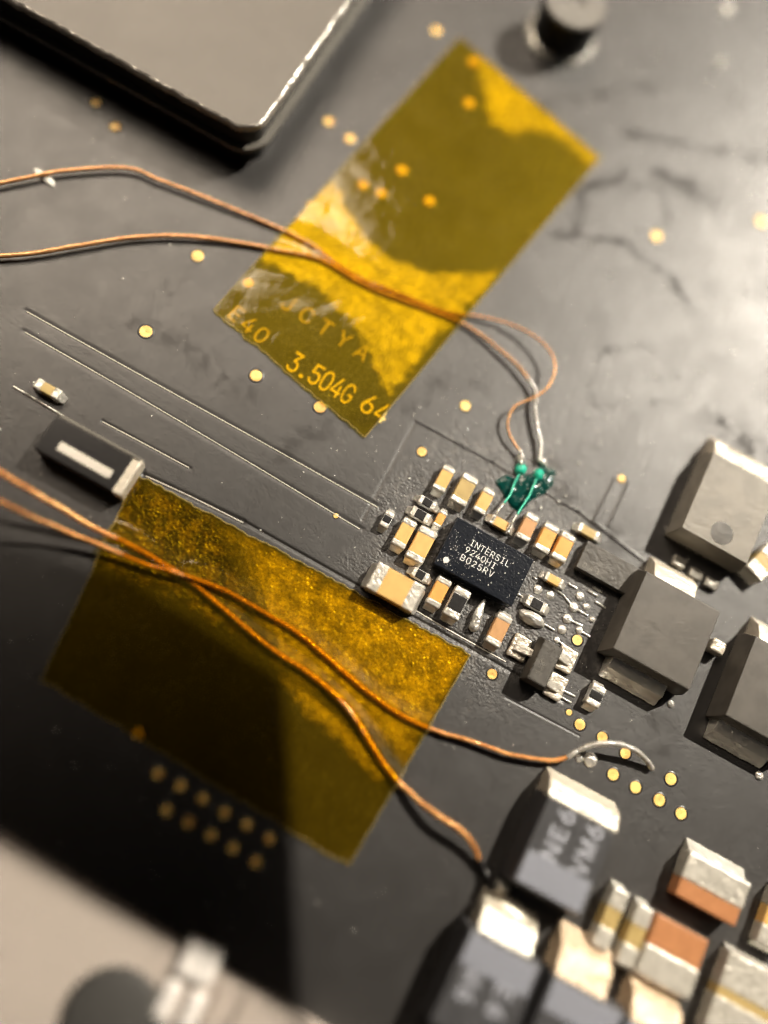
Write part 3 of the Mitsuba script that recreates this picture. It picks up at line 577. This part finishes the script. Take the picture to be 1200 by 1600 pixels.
big('tantalum_capacitor', 'dark grey capacitor at the bottom edge, second in the row, under a pale tan tab', (872, 1526), (984, 1588), (800, 1660), 54, 'mat_mould_grey', 'capacitor', 'dark grey moulded capacitors at the bottom', (-26, 54, 50), None, bar=(1, 42), out=64, tabmat='mat_tab_tan')
big('tantalum_capacitor', 'dark grey capacitor at the bottom edge with only its pale tan tab in view', (990, 1596), (1100, 1656), (915, 1730), 54, 'mat_mould_grey', 'capacitor', 'dark grey moulded capacitors at the bottom', (-26, 50, 50), None, bar=(1, 42), out=54, tabmat='mat_tab_tan')
# the joint of the lower wire
k = thing('solder_joint', 'white solder joint at the end of the lower copper wire', 'solder')
add(k, None, frame(at(792, 1425), E1, blob(44, 20, 26, 8, 0.15)), 'mat_tab', smooth=True)
k = thing('solder_joint', 'small grey solder blob at the corner of the capacitor with printed lines', 'solder')
add(k, None, frame(at(784, 1385), E1, blob(12, 10, 14, 3, 0.15)), 'mat_solder', smooth=True)
k = thing('solder_joint', 'square pale solder blob in the dark gap between the two right hand blocks', 'solder')
add(k, None, frame(at(1112, 1012), E1, rough(rbox(-12, 12, -11, 11, 0, 22, 4), 4, 1.2, 8, 3)), 'mat_tab', smooth=50)

# larger ceramic capacitors at the bottom right
BG = 'ceramic capacitors at the bottom right'
for lab, px, py, l, w, sgn, share in (('orange brown capacitor with a big white end towards the upper right', 1114, 1390, 66, 100, 1, 0.60), ('orange brown capacitor with its silver end towards the lower left, beside the slim pair', 1052, 1494, 86, 84, -1, 0.50)):
    k = thing('ceramic_capacitor', lab, 'capacitor', BG); h = 30; o = flat(at(px, py, h))
    add(k, 'body', frame(o, E2, rbox(-l/2+1, l/2-1, -w/2, w/2, 1, h, 3)), 'mat_redbrown')
    m = rough(rbox(l/2-share*l, l/2+1, -w/2-1.5, w/2+1.5, 0.5, h+1.5, 4), 5, 0.9, 14, px)
    g = rough(hull(*[((l/2-2, y, h*0.7), 2.5) for y in (-w/2+4, w/2-4)], *[((l/2+16, y, 1), 2) for y in (-w/2+2, w/2-2)], *[((l/2-6, y, 1), 2) for y in (-w/2+2, w/2-2)]), 5, 1.6, 9, py)
    for mm, nm, mt in ((m, 'terminal', 'mat_terminal'), (g, 'solder_fillet', 'mat_solder')):
        if sgn < 0: mm.apply_transform(trimesh.transformations.rotation_matrix(math.pi, EZ))
        add(k, nm, frame(o, E2, mm), mt, smooth=50)
cap('left one of the slim olive pair beside the printed capacitor', 955, 1436, '2', 84, 25, 34, 'mat_olive', 0.34, group=BG)
cap('right one of the slim olive pair beside the printed capacitor', 993, 1463, '2', 84, 25, 34, 'mat_olive', 0.34, group=BG)
cap('pale capacitor in the bottom right corner', 1165, 1570, '2', 110, 92, 36, 'mat_olive', 0.45, group=BG)
cap('capacitor end peeping in at the right edge low down', 1218, 1440, '2', 80, 46, 30, 'mat_tan', 0.34, group=BG)
cap('yellowish capacitor at the right edge below the block with a dot', 1196, 878, '1', 60, 34, 30, 'mat_olive', 0.36, group=BG, turn=70)

# ------------------------------------------------------------------ left edge: black part with a pale bar, and a small part above it
k = thing('diode', 'black diode with a pale bar on top at the left edge, by the lower tape', 'diode')
HD = 34; a, b, c_, d = at(99, 651, HD), at(222, 722, HD), at(182, 770, HD), at(52, 703, HD)
o = flat((a+b+c_+d)/4); l = np.linalg.norm(b-a)/K; w = abs(np.dot((d-a+c_-b)/2, E2))/K
add(k, 'body', frame(o, E1, rbox(-l/2-6, l/2-10, -w/2, w/2, 2, HD, 3)), 'mat_resistor')
add(k, 'rim', frame(o, E1, rbox(-l/2-4, l/2, w/2-2, w/2+3, HD-5, HD+1, 1.5)), 'mat_lip')
add(k, 'terminal', frame(o, E1, rough(rbox(l/2-12, l/2+4, -w/2, w/2+2, 1, HD-1, 3), 5, .6, 8, 2)), 'mat_tab', smooth=50)
a, b = at(97, 699, HD), at(168, 739, HD)
add(k, 'polarity_bar', frame(flat((a+b)/2), b-a, rbox(-44, 44, -7, 7, HD-1, HD+0.6, 0.7)), 'mat_line')
k = thing('ceramic_capacitor', 'small pale blurred part above the black diode at the left edge', 'capacitor', CG)
o = flat(at(74, 607, 18))
add(k, 'body', frame(o, E1, rbox(-10, 10, -8, 8, 1, 17, 2)), 'mat_olive'); ends(k, 40, 16, 17, 11, o, E1, 6)

# ------------------------------------------------------------------ green resin over the two joints, and the two thin green wires
k = thing('green_resin', 'dark teal resin pool between the two wire joints above the chip', 'resin')
poly = pxpoly([(772, 752), (790, 742), (806, 748), (830, 740), (848, 726), (868, 736), (864, 758), (850, 772), (830, 782), (812, 802), (798, 792), (786, 774)]).segmentize(3*K).buffer(3*K).buffer(-3*K)
pts = [np.array(q) for q in poly.exterior.coords[:-1]]
bx = poly.bounds; G = np.array([(x, y) for x in np.arange(bx[0], bx[2], 3*K) for y in np.arange(bx[1], bx[3], 3*K) if poly.buffer(-1.5*K).contains(Point(x, y))])
V2 = np.vstack([pts, G]); tri = Delaunay(V2); ff = np.array([t for t in tri.simplices if poly.contains(Point(V2[t].mean(0)))])
zz = np.array([min(poly.exterior.distance(Point(q)), 8*K) for q in V2])*I
zz = 0.4+3.0*np.sqrt(np.clip(zz/8, 0, 1))*(0.6+0.8*meshkit.fbm(np.c_[V2*I/11, V2[:, :1]*0], 3, 2)); zz[:len(pts)] = 0.2
m = trimesh.Trimesh(np.c_[V2, zz*K], ff, process=False)
fl = m.face_normals[:, 2] < 0; m.faces[fl] = m.faces[fl][:, ::-1]
add(k, None, m, 'mat_green_dark', smooth=True)
for i, (x, y, r, lab) in enumerate([(813, 734, 9.5, 'bright green resin blob on the left wire joint'), (841, 742, 8.5, 'bright green resin blob on the right wire joint')]):
    k = thing('green_blob', lab, 'resin', 'green resin blobs on the wire joints')
    add(k, None, frame(at(x, y), E2, blob(r*1.15, r, r*1.1, i+3, 0.15)), 'mat_green', smooth=True)
for i, (pts, lab) in enumerate([([(811, 741, 9), (803, 757, 9), (797, 773, 11), (786, 788, 14), (777, 800, 16), (773, 810, 15)], 'left one of the two thin green wires running to the small capacitor'),
                                ([(838, 749, 8), (832, 762, 9), (826, 776, 11), (813, 796, 15), (801, 815, 17), (790, 834, 10)], 'right one of the two thin green wires, silver at its lower end')]):
    k = thing('green_wire', lab, 'wire', 'thin green wires above the chip')
    P = pxline(pts, 2.5); n = int(len(P)*0.66)
    add(k, 'coating', tube(P[:n+1], 1.9*K, 8), 'mat_green', smooth=True)
    add(k, 'bare_end', tube(P[n:], 1.6*K, 8), 'mat_solder', smooth=True)
for i, (x, y, lab) in enumerate([(812, 716, 'silver solder lump between the looping wire and the left green blob'), (848, 722, 'silver solder lump beside the right green blob')]):
    k = thing('solder_lump', lab, 'solder')
    add(k, None, frame(at(x, y), E2, blob(9 - 2*i, 6, 8, i+31, 0.25)), 'mat_solder', smooth=True)

# ------------------------------------------------------------------ odds and ends
for i, (x, y, l, w, ax, lab) in enumerate([(70, 278, 22, 7, -38, 'white fleck lying on the board near the left edge'), (1136, 15, 14, 8, 55, 'bright fleck at the top right corner of the board'),
                                           (1126, 98, 11, 4, 60, 'thin bright fleck below the one in the top right corner')]):
    k = thing('solder_fleck', lab, 'fleck', 'bright flecks on the board')
    a = math.radians(ax); add(k, None, frame(at(x, y), [math.cos(a), math.sin(a), 0], blob(l, w, 5, i+60, 0.2)), 'mat_dust', smooth=True)
bits = []
tiny = trimesh.creation.icosphere(subdivisions=0)
def speck(x, y, z, r):
    q = at(x, y, z); v = tiny.vertices*np.array([r*rng.uniform(.6, 1.5), r*rng.uniform(.6, 1.5), r*.7])*K
    bits.append(trimesh.Trimesh(v+q, tiny.faces, process=False))
chip_q = [(716, 812), (835, 878), (793, 940), (682, 878)]
for _ in range(330):                        # dust on the chip
    a, b = rng.random(2)**np.array([1, 1.0]); c = np.array(chip_q, float)
    q = (1-a)*(1-b)*c[0]+a*(1-b)*c[1]+a*b*c[2]+(1-a)*b*c[3]
    if rng.random() < 1-0.6*a: speck(q[0], q[1], HC+.2, 0.35+0.75*rng.random()**3)
for _ in range(520):                        # flux specks on the board
    x, y = rng.normal((760, 800), (130, 150)); speck(x, y, .3, 0.35+1.0*rng.random()**4)
for _ in range(120):
    x, y = rng.normal((848, 745), (18, 22)); speck(x, y, 2.5, 0.5+1.6*rng.random()**3)
for _ in range(420):
    x, y = rng.uniform(0, 1200), rng.uniform(60, 1500); speck(x, y, .3, 0.4+1.1*rng.random()**4)
k = thing('dust', 'fine pale dust and flux specks on the chip and the board', 'dust', None, 'stuff')
add(k, None, trimesh.util.concatenate(bits), 'mat_dust', smooth=False)
